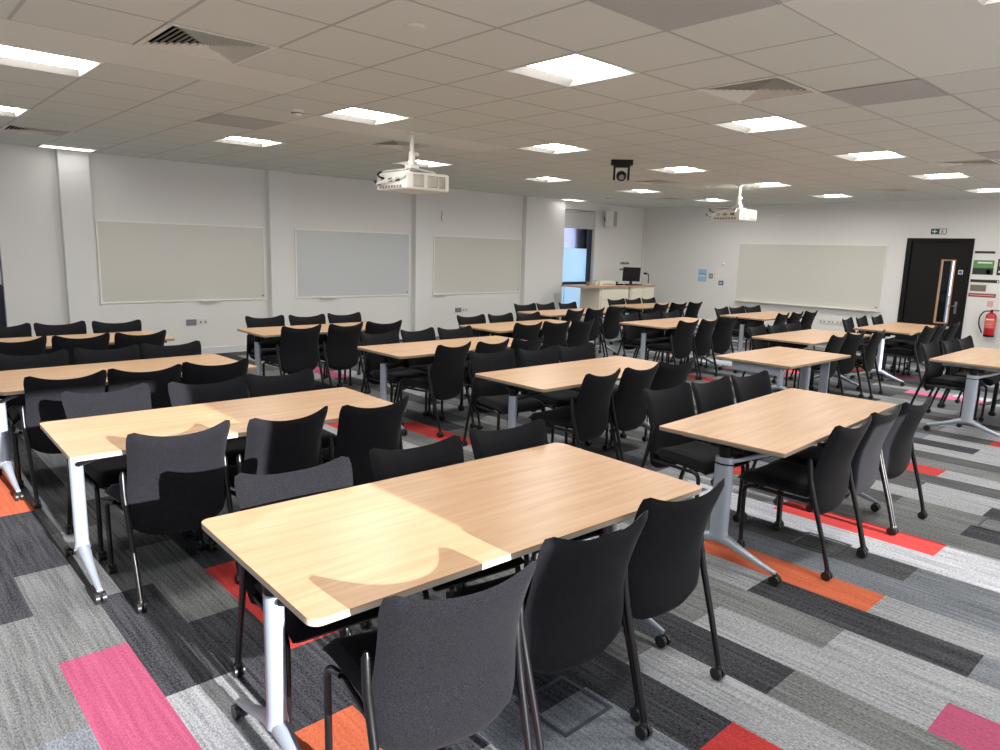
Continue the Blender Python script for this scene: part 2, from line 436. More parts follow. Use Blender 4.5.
gl = {(-1, 6): 'flat grey ceiling panel between the two left light rows', (-1, -2): 'dark grey ceiling panel cut by the top edge of the photo',
      (3, -2): 'flat grey ceiling panel at right beyond the vent', (9, -2): 'flat grey ceiling panel near the right edge by the door'}
for c in GREY:
    x, y = cell(*c); bm = B(); box(bm, x+.008, x+.592, y+.008, y+.592, H-.006, H-.0015)
    tag(obj('ceiling_panel', bm, M['greypanel']), gl[c], 'ceiling panel', 'flat grey square ceiling panels')
# detectors
def detector(x, y, lab, flat=False):
    r = empty('smoke_detector', (x, y, H))
    bm = B()
    if flat: tube(bm, [(0, 0, -.001), (0, 0, -.006), (0, 0, -.012)], [.055, .052, .04], 20)
    else: tube(bm, [(0, 0, -.001), (0, 0, -.015), (0, 0, -.016), (0, 0, -.04), (0, 0, -.05)], [.055, .055, .045, .04, .025], 20)
    obj('housing', bm, M['white'], r, smooth=True)
    if not flat:
        bm = B(); cyl(bm, (0, 0, -.028), 2, .046, .006, 20); obj('sensor_slot', bm, M['black'], r)
    tag(r, lab, 'smoke detector')
detector(2.93, 5.75, 'white smoke detector dome beside the second ceiling light')
detector(2.26, 3.14, 'flat round white sensor disc on the nearest ceiling tiles', True)
detector(11.46, 9.31, 'small smoke detector on far ceiling near the window', False)

# ------------------------------------------------------------------ walls
WT = .3
def wall_y(bm, y0, y1, holes, z1=H+.3, xa=X0-WT, xb=UW+WT):
    """wall slab along x with rectangular holes (x0,x1,z0,z1)"""
    x = xa
    for (a, b_, c, d) in sorted(holes):
        box(bm, x, a, y0, y1, 0, z1)
        if c > 0: box(bm, a, b_, y0, y1, 0, c)
        if d < z1: box(bm, a, b_, y0, y1, d, z1)
        x = b_
    box(bm, x, xb, y0, y1, 0, z1)
bm = B(); wall_y(bm, VW, VW+WT, [(.2, 1.47, .05, 2.6), (11.78, 12.83, .05, 2.6)])
struct('wall_left', bm, M['wall'])
PD = .12
for n, (a, b_) in enumerate(((2.14, 2.49), (4.93, 5.26), (7.69, 8.02), (10.48, 11.64))):
    bm = B(); box(bm, a, b_, VW-PD, VW+.001, 0, H+.05); struct('trim_%d' % (n+1), bm, M['pil'])
bm = B(); box(bm, UW, UW+WT, Y0-WT, 3.72, 0, H+.3); box(bm, UW, UW+WT, 4.70, VW+WT, 0, H+.3); box(bm, UW, UW+WT, 3.72, 4.70, 2.07, H+.3)
struct('wall_back', bm, M['wall'])
bm = B(); box(bm, X0-WT, X0, Y0-WT, VW+WT, 0, H+.3); struct('wall_front', bm, M['wall'])
NEARWIN = [(-2.3, 1.5, .02, 2.42), (1.75, 4.0, .02, 2.6), (4.22, 4.72, .02, 2.6), (5.05, 9.7, .02, 2.6), (9.95, 10.5, .02, 2.6), (10.75, 14.3, .02, 2.6)]
BLIND = {1: .03, 2: 1.50, 3: .03, 4: 1.9, 5: .03}
bm = B(); wall_y(bm, Y0-WT, Y0, NEARWIN); struct('wall_right', bm, M['wall'])
# baseboards
def skirt(bm, a, b_): box(bm, a, b_, VW-.018, VW, 0, .1)
bm = B()
for a, b_ in ((1.5, 2.14), (2.49, 4.93), (5.26, 7.69), (8.02, 10.48), (11.64, 14.68), (X0, .2)): box(bm, a, b_, VW-.018, VW-.001, .001, .1)
struct('baseboard_left', bm, M['skirt'])
bm = B(); box(bm, UW-.018, UW-.001, Y0, 3.66, .001, .1); box(bm, UW-.018, UW-.001, 4.76, VW-.02, .001, .1); struct('baseboard_back', bm, M['skirt'])
bm = B()
for (a, b_) in ((X0, -2.3), (1.5, 1.75), (4.0, 4.2), (4.8, 5.05), (9.7, 9.95), (10.5, 10.75), (14.3, UW-.02)): box(bm, a, b_, Y0+.001, Y0+.018, .001, .1)
struct('baseboard_right', bm, M['skirt'])
# unseen near-side windows: fully blinded ones added for soft fill, dense blinds trim sun
def frame_y(bm, x0, x1, z0, z1, y0, y1, w=.05, mull=()):
    box(bm, x0, x0+w, y0, y1, z0, z1); box(bm, x1-w, x1, y0, y1, z0, z1)
    box(bm, x0+w, x1-w, y0, y1, z0, z0+w); box(bm, x0+w, x1-w, y0, y1, z1-w, z1)
    for m_ in mull: box(bm, m_-w/2, m_+w/2, y0, y1, z0+w, z1-w)
for n, (a, b_, c, d) in enumerate(NEARWIN):
    r = empty('window_%d' % (n+1), ((a+b_)/2, Y0-.15, 0)); r['kind'] = 'structure'
    cx = (a+b_)/2
    bm = B(); frame_y(bm, a-cx+.001, b_-cx-.001, c+.001, d-.001, -.03, .03, .02, () if b_-a < 2 else (-.2,))
    obj('window_frame', bm, M['winframe'], r)
    bm = B(); box(bm, a-cx+.02, b_-cx-.02, -.004, .004, c+.02, d-.02); obj('pane', bm, M['glass'], r)
    if n in BLIND:
        bm = B(); quad(bm, [(a-cx+.01, .08, BLIND[n]), (b_-cx-.01, .08, BLIND[n]), (b_-cx-.01, .08, d-.01), (a-cx+.01, .08, d-.01)])
        obj('roller_blind', bm, M['blindfill'] if n not in (2, 4) else M['blinddark'], r)
# windows on the whiteboard wall
def left_window(n, x0, x1, zb, blind_z):
    r = empty('window_%d' % n, ((x0+x1)/2, VW+.12, 0)); r['kind'] = 'structure'; cx = (x0+x1)/2; a, b_ = x0-cx+.002, x1-cx-.002
    bm = B(); frame_y(bm, a, b_, .052, 2.598, -.03, .04, .055)
    box(bm, a+.055, b_-.055, -.03, .04, .93, 1.0)
    box(bm, b_-.13, b_-.055, -.045, .04, .11, 2.54)
    obj('window_frame', bm, M['winframe'], r)
    bm = B(); box(bm, a+.055, b_-.13, 0, .006, 1.75, 2.54); obj('pane', bm, M['glass'], r)
    bm = B(); box(bm, a+.055, b_-.13, 0, .006, 1.0, 1.75); box(bm, a+.055, b_-.13, 0, .006, .11, .93); obj('frosted_pane', bm, M['frost'], r)
    bm = B(); box(bm, a+.01, b_-.01, -.075, -.07, blind_z, 2.55); box(bm, a+.01, b_-.01, -.08, -.065, blind_z-.03, blind_z)
    obj('roller_blind', bm, M['blind'], r)
    bm = B(); cyl(bm, (0, -.075, 2.565), 0, .028, b_-a-.03, 12); obj('blind_roller', bm, M['blind'], r, smooth=True)
    return r
left_window(7, 11.78, 12.83, .05, 2.22)
left_window(8, .2, 1.47, .05, 1.1)
# what the far window shows
r = empty('outside_building', (16.5, 18.5, -.12))
bm = B(); box(bm, -5, 1.6, 0, .3, 0, 9); obj('facade', bm, M['outpale'], r)
bm = B()
for z in (2.6, 2.75, 3.3, 3.45, 4.2): box(bm, -5, 1.6, -.05, 0, z, z+.04)
obj('rail', bm, M['outline'], r)
bm = B(); box(bm, 1.6, 5.5, -.2, .3, 0, 9); obj('side_cladding', bm, M['outblue'], r)
tag(r, 'pale building with blue-grey side seen outside the far window', 'building')

# door
r = empty('door_1', (UW, 4.21, 0)); r['kind'] = 'structure'
bm = B()
box(bm, -.02, .12, -.54, -.46, 0, 2.1); box(bm, -.02, .12, .46, .54, 0, 2.1); box(bm, -.02, .12, -.46, .46, 2.04, 2.1)
obj('door_frame', bm, M['doorframe'], r)
bm = B(); gy0, gy1, gz0, gz1 = -.295, -.06, .57, 1.725
box(bm, .02, .065, -.46, gy0, .0, 2.04); box(bm, .02, .065, gy1, .46, .0, 2.04)
box(bm, .02, .065, gy0, gy1, .0, gz0); box(bm, .02, .065, gy0, gy1, gz1, 2.04)
lf = obj('door_leaf', bm, M['door'], r)
bm = B(); w = .022
box(bm, .01, .07, gy0, gy0+w, gz0, gz1); box(bm, .01, .07, gy1-w, gy1, gz0, gz1); box(bm, .01, .07, gy0+w, gy1-w, gz0, gz0+w); box(bm, .01, .07, gy0+w, gy1-w, gz1-w, gz1)
obj('vision_panel_bead', bm, M['oak'], r)
bm = B(); box(bm, .038, .044, gy0+w, gy1-w, gz0+w, gz1-w); obj('vision_panel', bm, M['glass'], r)
bm = B(); tube(bm, arc([(.02, -.385, .90), (-.045, -.385, .90), (-.045, -.27, .90)]), .009, 8); box(bm, .008, .021, -.405, -.365, .76, .98)
obj('door_handle', bm, M['chrome'], r, smooth=True)
bm = B(); box(bm, .016, .0205, -.42, -.35, 1.47, 1.545); obj('door_sign', bm, M['paper'], r)
bm = B(); cyl(bm, (.0145, -.385, 1.507), 0, .028, .004, 16); obj('sign_disc', bm, M['blue'], r)
# dark slab added behind the glass, shaped to leave a bright strip of sky
bm = B(); box(bm, UW+WT+.9, UW+WT+1.0, 4.31, 6.5, 0, 2.8); struct('door_mask_slab', bm, M['door'])

# ------------------------------------------------------------------ whiteboards
def board_y(x0, x1, z0, z1, lab, tray, mat='board'):
    r = empty('whiteboard', ((x0+x1)/2, VW, z0)); w = (x1-x0)/2; h = z1-z0
    bm = B(); box(bm, -w+.012, w-.012, -.014, -.001, .012, h-.012); obj('writing_surface', bm, M[mat], r)
    bm = B(); frame_y(bm, -w, w, 0, h, -.022, -.001, .022); obj('frame', bm, M['boardframe'], r)
    bm = B(); t = tray-(x0+x1)/2; box(bm, t-.15, t+.15, -.085, -.02, .0, .008); box(bm, t-.15, t+.15, -.085, -.08, .008, .022); obj('pen_tray', bm, M['boardframe'], r)
    bm = B(); box(bm, w-.07, w-.035, -.0155, -.0135, .05, .075); obj('maker_badge', bm, M['greybox'], r)
    tag(r, lab, 'whiteboard', 'wall mounted whiteboards')
board_y(2.54, 4.88, .80, 1.92, 'wide whiteboard on left wall, leftmost between two pilasters', 4.0)
board_y(5.39, 7.63, .80, 1.92, 'cool greyish whiteboard in the middle of the left wall', 5.95, 'boardcool')
board_y(8.17, 10.46, .80, 1.91, 'whiteboard on left wall nearest the blue window', 8.35)
r = empty('whiteboard', (UW, 6.61, .70))
bm = B(); box(bm, -.016, -.001, -1.52, 1.52, .012, 1.25); obj('writing_surface', bm, M['board'], r)
bm = B()
for a in ((-1.535, -1.52, 0, 1.265), (1.52, 1.535, 0, 1.265), (-1.52, 1.52, 0, .012), (-1.52, 1.52, 1.25, 1.265)): box(bm, -.02, -.001, *a)
obj('frame', bm, M['boardframe'], r)
bm = B(); box(bm, -.1, -.02, -1.5, 1.5, 0, .01); box(bm, -.1, -.094, -1.5, 1.5, .01, .025); obj('pen_tray', bm, M['boardframe'], r)
bm = B(); box(bm, -.018, -.0155, -1.47, -1.43, .06, .09); obj('maker_badge', bm, M['greybox'], r)
tag(r, 'largest whiteboard, on the back wall left of the black door', 'whiteboard', 'wall mounted whiteboards')

# sockets
def socket(x, y, z, face, n, lab):
    r = empty('wall_socket', (x, y, z))
    for k in range(n):
        o0 = k*.17
        bm = B(); b2 = B()
        if face == 'y':
            box(bm, o0-.073, o0+.073, -.012, -.001, -.043, .043)
            for s in (-.035, .035): box(b2, o0+s-.013, o0+s+.013, -.0135, -.0115, -.02, .012)
        else:
            box(bm, -.012, -.001, -o0-.073, -o0+.073, -.043, .043)
            for s in (-.035, .035): box(b2, -.0135, -.0115, -o0+s-.013, -o0+s+.013, -.02, .012)
        p = obj('socket_plate', bm, M['greybox'] if face == 'y' and k == 0 and n == 2 else M['white'], r); obj('socket_inset', b2, M['greybox'], p)
    tag(r, lab, 'wall socket')
socket(3.72, VW, .49, 'y', 2, 'pair of wall sockets under the leftmost whiteboard')
socket(8.8, VW, .49, 'y', 2, 'pair of wall sockets under the whiteboard nearest the window')
socket(UW, 6.15, .42, 'x', 4, 'row of wall sockets under the back whiteboard')

# signs etc. on the back wall
def flat(name, y0, y1, z0, z1, m, parent=None, d=.004, off=0):
    bm = B(); box(bm, -off-d, -off-.0005, y0, y1, z0, z1); return obj(name, bm, m, parent)
def text(s, size, m, loc, rot, parent, name='lettering'):
    cu = bpy.data.curves.new('t', 'FONT'); cu.body = s; cu.size = size; cu.align_x = 'CENTER'; cu.align_y = 'CENTER'; cu.extrude = .0006
    to = bpy.data.objects.new('t', cu); COL.objects.link(to); bpy.context.view_layer.update()
    me = bpy.data.meshes.new_from_object(to.evaluated_get(bpy.context.evaluated_depsgraph_get()))
    bpy.data.objects.remove(to); me.name = name
    me.materials.clear(); me.materials.append(m)
    o = bpy.data.objects.new(name, me); COL.objects.link(o); o.parent = parent; o.location = loc; o.rotation_euler = rot
    return o
RX = (PI/2, 0, -PI/2)      # text facing -x on the back wall, reading towards -y
RY = (PI/2, 0, 0)          # text facing -y
r = empty('exit_sign', (UW, 4.25, 2.22))
flat('sign_plate', -.125, .125, -.05, .05, M['green'], r, .012)
flat('pictogram_panel', -.115, -.015, -.04, .04, M['paper'], r, .002, .012)
bm = B()                                             # running figure in a doorway
cyl(bm, (-.0155, -.058, .024), 0, .008, .002, 10); box(bm, -.0165, -.0145, -.066, -.05, -.008, .016); box(bm, -.0165, -.0145, -.085, -.06, -.03, -.02); box(bm, -.0165, -.0145, -.052, -.042, -.032, -.006); box(bm, -.0165, -.0145, -.09, -.03, .004, .009)
obj('running_figure', bm, M['green'], r)
bm = B()                                             # white arrow
box(bm, -.0145, -.0125, .025, .105, -.008, .008)
f = [(-.0135, .105, -.028), (-.0135, .105, .028), (-.0135, .118, 0)]
box(bm, -.0145, -.0125, .055, .072, -.032, .032)
obj('arrow', bm, M['paper'], r)
tag(r, 'green and white exit sign above the black door', 'exit sign')
def poster(y0, y1, z0, z1, m, lab, parts=(), name='poster', cat='poster'):
    r = empty(name, (UW, (y0+y1)/2, (z0+z1)/2)); w = (y1-y0)/2; h = (z1-z0)/2
    flat('sheet', -w, w, -h, h, m, r, .004)
    for (nm, a, b_, c, d, mm) in parts: flat(nm, a*w, b_*w, c*h, d*h, mm, r, .0015, .004)
    return tag(r, lab, cat)
poster(3.34, 3.64, 1.845, 1.885, M['postdark'], 'narrow black header strip topmost beside the door', name='notice_strip', cat='notice')
poster(3.33, 3.64, 1.48, 1.73, M['postgreen'], 'green topped poster with dark lower half beside the door',
       [('dark_band', -1, 1, -1, -.1, M['postdark']), ('photo_spot', -.75, -.35, -1, -.3, M['yellow']), ('title', -.8, .6, .55, .75, M['paper'])])
poster(3.02, 3.28, 1.48, 1.76, M['postdark'], 'black poster with white ring at right photo edge',
       [('ring', .1, .8, .1, .75, M['paperpink']), ('text_lines', -.7, .8, -.7, -.45, M['paper'])])
poster(3.22, 3.65, 1.345, 1.395, M['postdark'], 'long black header strip under the green poster', [('icon', -.95, -.85, -.6, .6, M['paper'])], name='notice_strip', cat='notice')
poster(3.4, 3.64, 1.19, 1.30, M['grille'], 'small brown landscape notice between two header strips', name='notice')
poster(3.18, 3.36, 1.19, 1.32, M['paper'], 'small white notice beside the brown landscape notice', name='notice')
poster(3.24, 3.65, 1.09, 1.155, M['postred'], 'dark red strip notice above the fire extinguisher', [('text_lines', -.9, .9, -.2, .2, M['paperpink'])], name='notice_strip', cat='notice')
poster(3.26, 3.35, .93, 1.03, M['paperpink'], 'tiny pink fire notice right above the extinguisher', name='notice')
poster(8.9, 9.12, 1.08, 1.36, M['paperblue'], 'pale blue notice on back wall left of the large whiteboard',
       [('text_lines', -.8, .8, .2, .3, M['blue']), ('text_block', -.8, .8, -.2, .0, M['white'])], name='notice', cat='notice')
poster(8.74, 8.84, 1.16, 1.27, M['greybox'], 'small grey control panel beside the pale blue notice', [('key_pad', -.6, .6, -.6, .6, M['greypanel'])], name='control_panel', cat='control panel')
poster(8.46, 8.58, 1.02, 1.12, M['winframe'], 'small dark framed touch screen left of the large whiteboard', [('screen', -.65, .65, -.6, .6, M['paperblue'])], name='touch_screen', cat='screen')
poster(8.44, 8.66, 1.16, 1.4, M['paper'], 'white notice sheet above the small touch screen', name='notice')
bm = B(); tube(bm, [(0, 0, 0), (-.03, 0, 0), (-.045, 0, -.01)], [.035, .03, .015], 12)
tag(obj('wall_sensor', bm, M['white'], loc=(UW-.001, 8.5, 1.5), smooth=True), 'small white sensor on the wall above the touch screen', 'sensor')

# fire extinguisher
r = empty('fire_extinguisher', (UW-.12, 3.235, .42))
bm = B(); tube(bm, [(0, 0, .03), (0, 0, .04), (0, 0, .36), (0, 0, .39), (0, 0, .415), (0, 0, .425)], [.075, .082, .082, .07, .04, .022], 24); obj('cylinder', bm, M['red'], r, smooth=True)
bm = B(); tube(bm, [(0, 0, 0), (0, 0, .035)], [.08, .084], 24); obj('base_ring', bm, M['black'], r, smooth=True)
bm = B(); cyl(bm, (0, 0, .44), 2, .018, .04, 12); box(bm, -.012, .012, -.11, .02, .462, .47); box(bm, -.012, .012, -.10, .02, .447, .453); obj('valve_lever', bm, M['black'], r)
bm = B(); tube(bm, arc([(0, .02, .445), (0, .11, .44), (-.01, .17, .34), (-.01, .17, .2), (-.01, .105, .06)], 6), .011, 8); obj('hose', bm, M['black'], r, smooth=True)
bm = B()
for k in range(14):
    a0, a1 = PI*(.62+.76*k/14), PI*(.62+.76*(k+1)/14); q = .0835
    quad(bm, [(q*math.cos(a0), q*math.sin(a0), .15), (q*math.cos(a1), q*math.sin(a1), .15), (q*math.cos(a1), q*math.sin(a1), .33), (q*math.cos(a0), q*math.sin(a0), .33)])
lb = obj('instruction_label', bm, plain('label_pale_red', srgb(214, 70, 72), .5), r)
for k, (zz, hh, ww) in enumerate(((.305, .02, .5), (.28, .01, .6), (.255, .006, .65), (.24, .006, .6), (.22, .01, .4), (.2, .005, .6), (.185, .005, .6), (.17, .005, .5))):
    bm = B()
    for e in range(6):
        a0, a1 = PI*(1-ww/2+ww*e/6), PI*(1-ww/2+ww*(e+1)/6); q = .0842
        quad(bm, [(q*math.cos(a0), q*math.sin(a0), zz-hh/2), (q*math.cos(a1), q*math.sin(a1), zz-hh/2), (q*math.cos(a1), q*math.sin(a1), zz+hh/2), (q*math.cos(a0), q*math.sin(a0), zz+hh/2)])
    if k == 0: obj('label_text', bm, M['paper'], lb)
    else: obj('label_text', bm, M['paperpink'], lb)
bm = B(); box(bm, .08, .1195, -.05, .05, .3, .34); obj('wall_bracket', bm, M['black'], r)
tag(r, 'red fire extinguisher with black hose hung right of the door', 'fire extinguisher')

# left wall signs + speaker
for (x0, x1, z0, z1, lab, s) in ((13.8, 14.18, 1.40, 1.475, 'upper small black lettered sign above the lectern monitor', 'NOTICE'), (13.78, 14.12, 1.26, 1.32, 'lower small black lettered sign left of the lectern monitor', 'NOTICE')):
    r = empty('wall_sign', ((x0+x1)/2, VW, (z0+z1)/2)); w = (x1-x0)/2; h = (z1-z0)/2
    bm = B(); box(bm, -w, w, -.004, -.001, -h, h); obj('plate', bm, M['paper'], r)
    bm = B()
    for k in range(7):
        a = -w*.92+k*w*.265
        box(bm, a, a+w*.2, -.006, -.004, -h*.75, h*(.75 if k % 3 else .45))
    obj('dark_letters', bm, M['postdark'], r)
    tag(r, lab, 'sign')
r = empty('wall_speaker', (13.14, VW-.19, 2.44), R(20))
bm = B(); box(bm, -.13, .13, -.1, .1, -.18, .18); obj('cabinet', bm, M['white'], r, bev=.012)
bm = B(); box(bm, -.115, .115, -.108, -.1005, -.165, .165); obj('grille', bm, plain('speaker_grille', srgb(168, 166, 160), .6), r)
bm = B(); box(bm, -.03, .03, .1, .15, -.04, .04); obj('bracket', bm, M['black'], r)
tag(r, 'white loudspeaker tilted on the wall near the far corner', 'speaker')
bm = B(); tube(bm, [(0, 0, H-.002), (0, 0, 1.35)], .011, 8)
tag(obj('cable_conduit', bm, M['boardframe'], loc=(UW-.03, VW-.05, 0)), 'thin white vertical cable conduit in the far corner', 'conduit')
bm = B(); tube(bm, arc([(0, 0, 2.36), (.02, 0, 2.3), (-.01, 0, 2.22), (.03, 0, 2.17)]), .004, 6)
tag(obj('dangling_cable', bm, M['black'], loc=(8.35, VW-.012, 0)), 'short dark cable loop hanging on the wall right of the projector', 'cable')

# ------------------------------------------------------------------ lectern counter
r = empty('lectern_counter', (12.4, 10.0, 0))
bm = B(); prism(bm, rrect(-1.1, 1.42, -.32, .35, .03), .94, .97); obj('worktop', bm, M['wood'], r)
bm = B(); box(bm, -.5, .5, -.25, .3, .0, .94); obj('left_cabinet', bm, M['cream'], r)
bm = B(); box(bm, .53, 1.42, -.28, .3, .0, .94); obj('right_cabinet', bm, M['cream'], r)
for a, b_, zz in ((-.46, .46, (.68, .9)), (-.46, .46, (.04, .64))):
    bm = B(); box(bm, a, b_, -.268, -.25, *zz); obj('front_panel', bm, M['cream'], r)
for a, b_ in ((.56, .97), (.99, 1.39)):
    bm = B(); box(bm, a, b_, -.298, -.28, .04, .9); d = obj('cabinet_door', bm, M['cream'], r)
bm = B(); box(bm, .5, .53, -.25, .2, .0, .94); obj('shadow_gap_post', bm, M['grille'], r)
bm = B(); box(bm, -1.05, -1.02, -.25, .3, 0, .94); obj('end_leg_panel', bm, M['glass'], r)
tag(r, 'cream lectern counter with wooden top in the far corner', 'lectern')
TOP = .97
r = empty('monitor', (13.25, 9.97, TOP), R(-62))
bm = B(); box(bm, -.2, .2, -.015, .015, .08, .40); o = obj('screen_housing', bm, M['black'], r, bev=.008); o.rotation_euler = (R(-12), 0, 0)
bm = B(); box(bm, -.03, .03, .0, .03, .0, .2); box(bm, -.13, .13, -.09, .09, 0, .015); obj('stand', bm, M['black'], r)
bm = B(); box(bm, -.185, .185, -.019, -.0155, .1, .385); o = obj('screen', bm, M['lens'], r); o.rotation_euler = (R(-12), 0, 0)
tag(r, 'black tilted computer monitor standing on the lectern counter', 'monitor')
r = empty('document_camera', (13.72, 9.86, TOP))
bm = B(); box(bm, -.09, .09, -.07, .07, 0, .025); obj('base', bm, M['white'], r)
bm = B(); tube(bm, arc([(.05, 0, .02), (.05, 0, .24), (-.07, 0, .27)]), .011, 8); obj('arm', bm, M['black'], r, smooth=True)
bm = B(); box(bm, -.12, -.05, -.025, .025, .235, .28); obj('camera_head', bm, M['black'], r)
tag(r, 'small document camera with black arm right of the monitor', 'document camera')
r = empty('equipment_box', (12.33, 9.98, TOP))
bm = B(); prism(bm, rrect(-.27, .27, -.1, .1, .02), 0, .1); obj('body', bm, M['cream'], r)
bm = B(); box(bm, -.2, .2, -.106, -.1, .02, .035); obj('front_slot', bm, M['greybox'], r)
tag(r, 'low cream equipment box on the lectern counter', 'equipment box')
r = empty('telephone', (12.72, 9.92, TOP))
bm = B(); prism(bm, rrect(-.1, .1, -.09, .09, .02), 0, .03); obj('base', bm, M['black'], r)
bm = B(); tube(bm, arc([(-.08, -.05, .045), (-.08, -.05, .06), (-.08, .07, .06), (-.08, .07, .045)]), .018, 8); obj('handset', bm, M['black'], r, smooth=True)
tag(r, 'flat black telephone on the counter left of the monitor', 'telephone')
r = empty('cup', (11.99, 9.95, TOP))
bm = B(); tube(bm, [(0, 0, 0), (0, 0, .1)], [.028, .036], 14); obj('body', bm, M['white'], r, smooth=True)
bm = B(); tube(bm, [(0, 0, .1), (0, 0, .108)], [.038, .036], 14); obj('lid', bm, M['greybox'], r)
tag(r, 'small upright cup beside the cream equipment box', 'cup')
r = empty('pen_pot', (11.7, 9.93, TOP))
bm = B(); tube(bm, [(0, 0, 0), (0, 0, .09)], .035, 14); obj('pot', bm, M['grille'], r, smooth=True)
for k, (dx, dy) in enumerate(((.012, .01), (-.01, .012), (.0, -.014))):
    bm = B(); tube(bm, [(dx, dy, .08), (dx*2.2, dy*2.2, .15)], .005, 6); obj('pen', bm, M['black'], r)
tag(r, 'dark pen pot at the left end of the lectern counter', 'pen pot')
bm = B(); prism(bm, rrect(-.22, .22, -.075, .075, .01), 0, .018)
tag(obj('keyboard', bm, M['black'], loc=(13.12, 9.78, TOP)), 'black keyboard in front of the lectern monitor', 'keyboard')

# ------------------------------------------------------------------ projectors
def projector(x, y, z0, lab, sc_=1.0, dx=0):
    r = empty('projector', (x, y, H))
    zb = z0-H
    bm = B(); tube(bm, [(0, 0, -.02), (0, 0, zb+.34)], .022*sc_, 14); tube(bm, [(0, 0, zb+.36), (0, 0, zb+.22)], .032*sc_, 14); obj('ceiling_pole', bm, M['whitemetal'], r, smooth=True)
    bm = B(); prism(bm, rrect(-.05, .05, -.05, .05, .02), -.012, -.001); obj('ceiling_plate', bm, M['whitemetal'], r)
    bm = B(); cyl(bm, (.04, 0, zb+.34), 0, .022, .06, 10); cyl(bm, (.04, 0, zb+.26), 0, .02, .05, 10); obj('clamp_knob', bm, M['whitemetal'], r, smooth=True)
    bm = B(); box(bm, -.09, .46, -.02, .5, zb, zb+.18); b0 = obj('housing', bm, M['white'], r, bev=.022, loc=(dx, 0, 0))
    for a, b_ in ((0, .13), (.18, .30), (.32, .40)):
        bm = B()
        box(bm, a, b_, -.024, -.0205, zb+.035, zb+.15, 0)
        n = int((b_-a)/.014)
        for k in range(n): box(bm, a+.004+k*.014, a+.008+k*.014, -.028, -.024, zb+.04, zb+.145, 1)
        obj('air_grille', bm, [M['grille'], M['ventwhite']], b0)
    for k in range(8):
        bm = B(); box(bm, -.094, -.0905, .05+.05*k, .08+.05*k, zb+.02, zb+.045); obj('side_port', bm, M['grille'], b0)
    for k in range(3):
        bm = B(); box(bm, -.094, -.0905, .08+.13*k, .15+.13*k, zb+.08, zb+.12); obj('side_port', bm, M['grille'], b0)
    for pts, rr in (([(-.09, .36, zb+.12), (-.13, .38, zb+.13), (-.12, .44, zb+.16), (-.06, .46, zb+.19)], .01), ([(-.09, .42, zb+.06), (-.125, .45, zb+.06), (-.11, .5, zb+.1)], .008)):
        bm = B(); tube(bm, arc(pts), rr, 8); obj('cable', bm, M['black'], r, smooth=True)
    bm = B(); cyl(bm, (.2, .54, zb+.1), 1, .05, .08, 18, .045); obj('lens', bm, M['lens'], r, smooth=True, loc=(dx, 0, 0))
    bm = B(); box(bm, -.06, .3, .03, .42, zb+.19, zb+.2); box(bm, -.05, .05, -.05, .05, zb+.2, zb+.235)
    for sx in (-.12, .36):
        tube(bm, [(0, 0, zb+.215), (sx, .46 if sx < 0 else .1, zb+.06 if sx < 0 else zb+.19)], .011, 8)
    tube(bm, [(0, 0, zb+.215), (-.11, -.015, zb+.12)], .009, 8); tube(bm, [(-.11, -.015, zb+.12), (-.12, .46, zb+.06)], .006, 6)
    obj('mount_bracket', bm, M['whitemetal'], r)
    tag(r, lab, 'projector', 'ceiling mounted projectors')
projector(4.24, 5.93, 2.235, 'white ceiling projector on a pole, the nearer left one')
projector(10.5, 5.9, 2.24, 'smaller looking white ceiling projector at right, farther from camera', 1.0, .13)
# PTZ camera
r = empty('dome_camera', (7.05, 5.54, H), R(-48))
bm = B(); prism(bm, rrect(-.13, .13, -.07, .07, .02), -.06, -.001); prism(bm, rrect(-.1, .1, -.06, .06, .02), -.085, -.055); obj('mount_base', bm, M['black'], r)
bm = B()
for s in (-1, 1): box(bm, s*.085-.012, s*.085+.012, -.035, .035, -.235, -.08)
obj('yoke', bm, M['black'], r, bev=.006)
bm = B(); bmesh.ops.create_uvsphere(bm, u_segments=20, v_segments=12, radius=.062, matrix=Matrix.Translation((0, 0, -.185))); obj('camera_ball', bm, M['black'], r, smooth=True)
bm = B(); cyl(bm, (0, -.06, -.205), 1, .03, .04, 16); obj('lens_barrel', bm, M['greybox'], r, smooth=True)
tag(r, 'black pan and tilt camera hanging from the ceiling', 'camera')

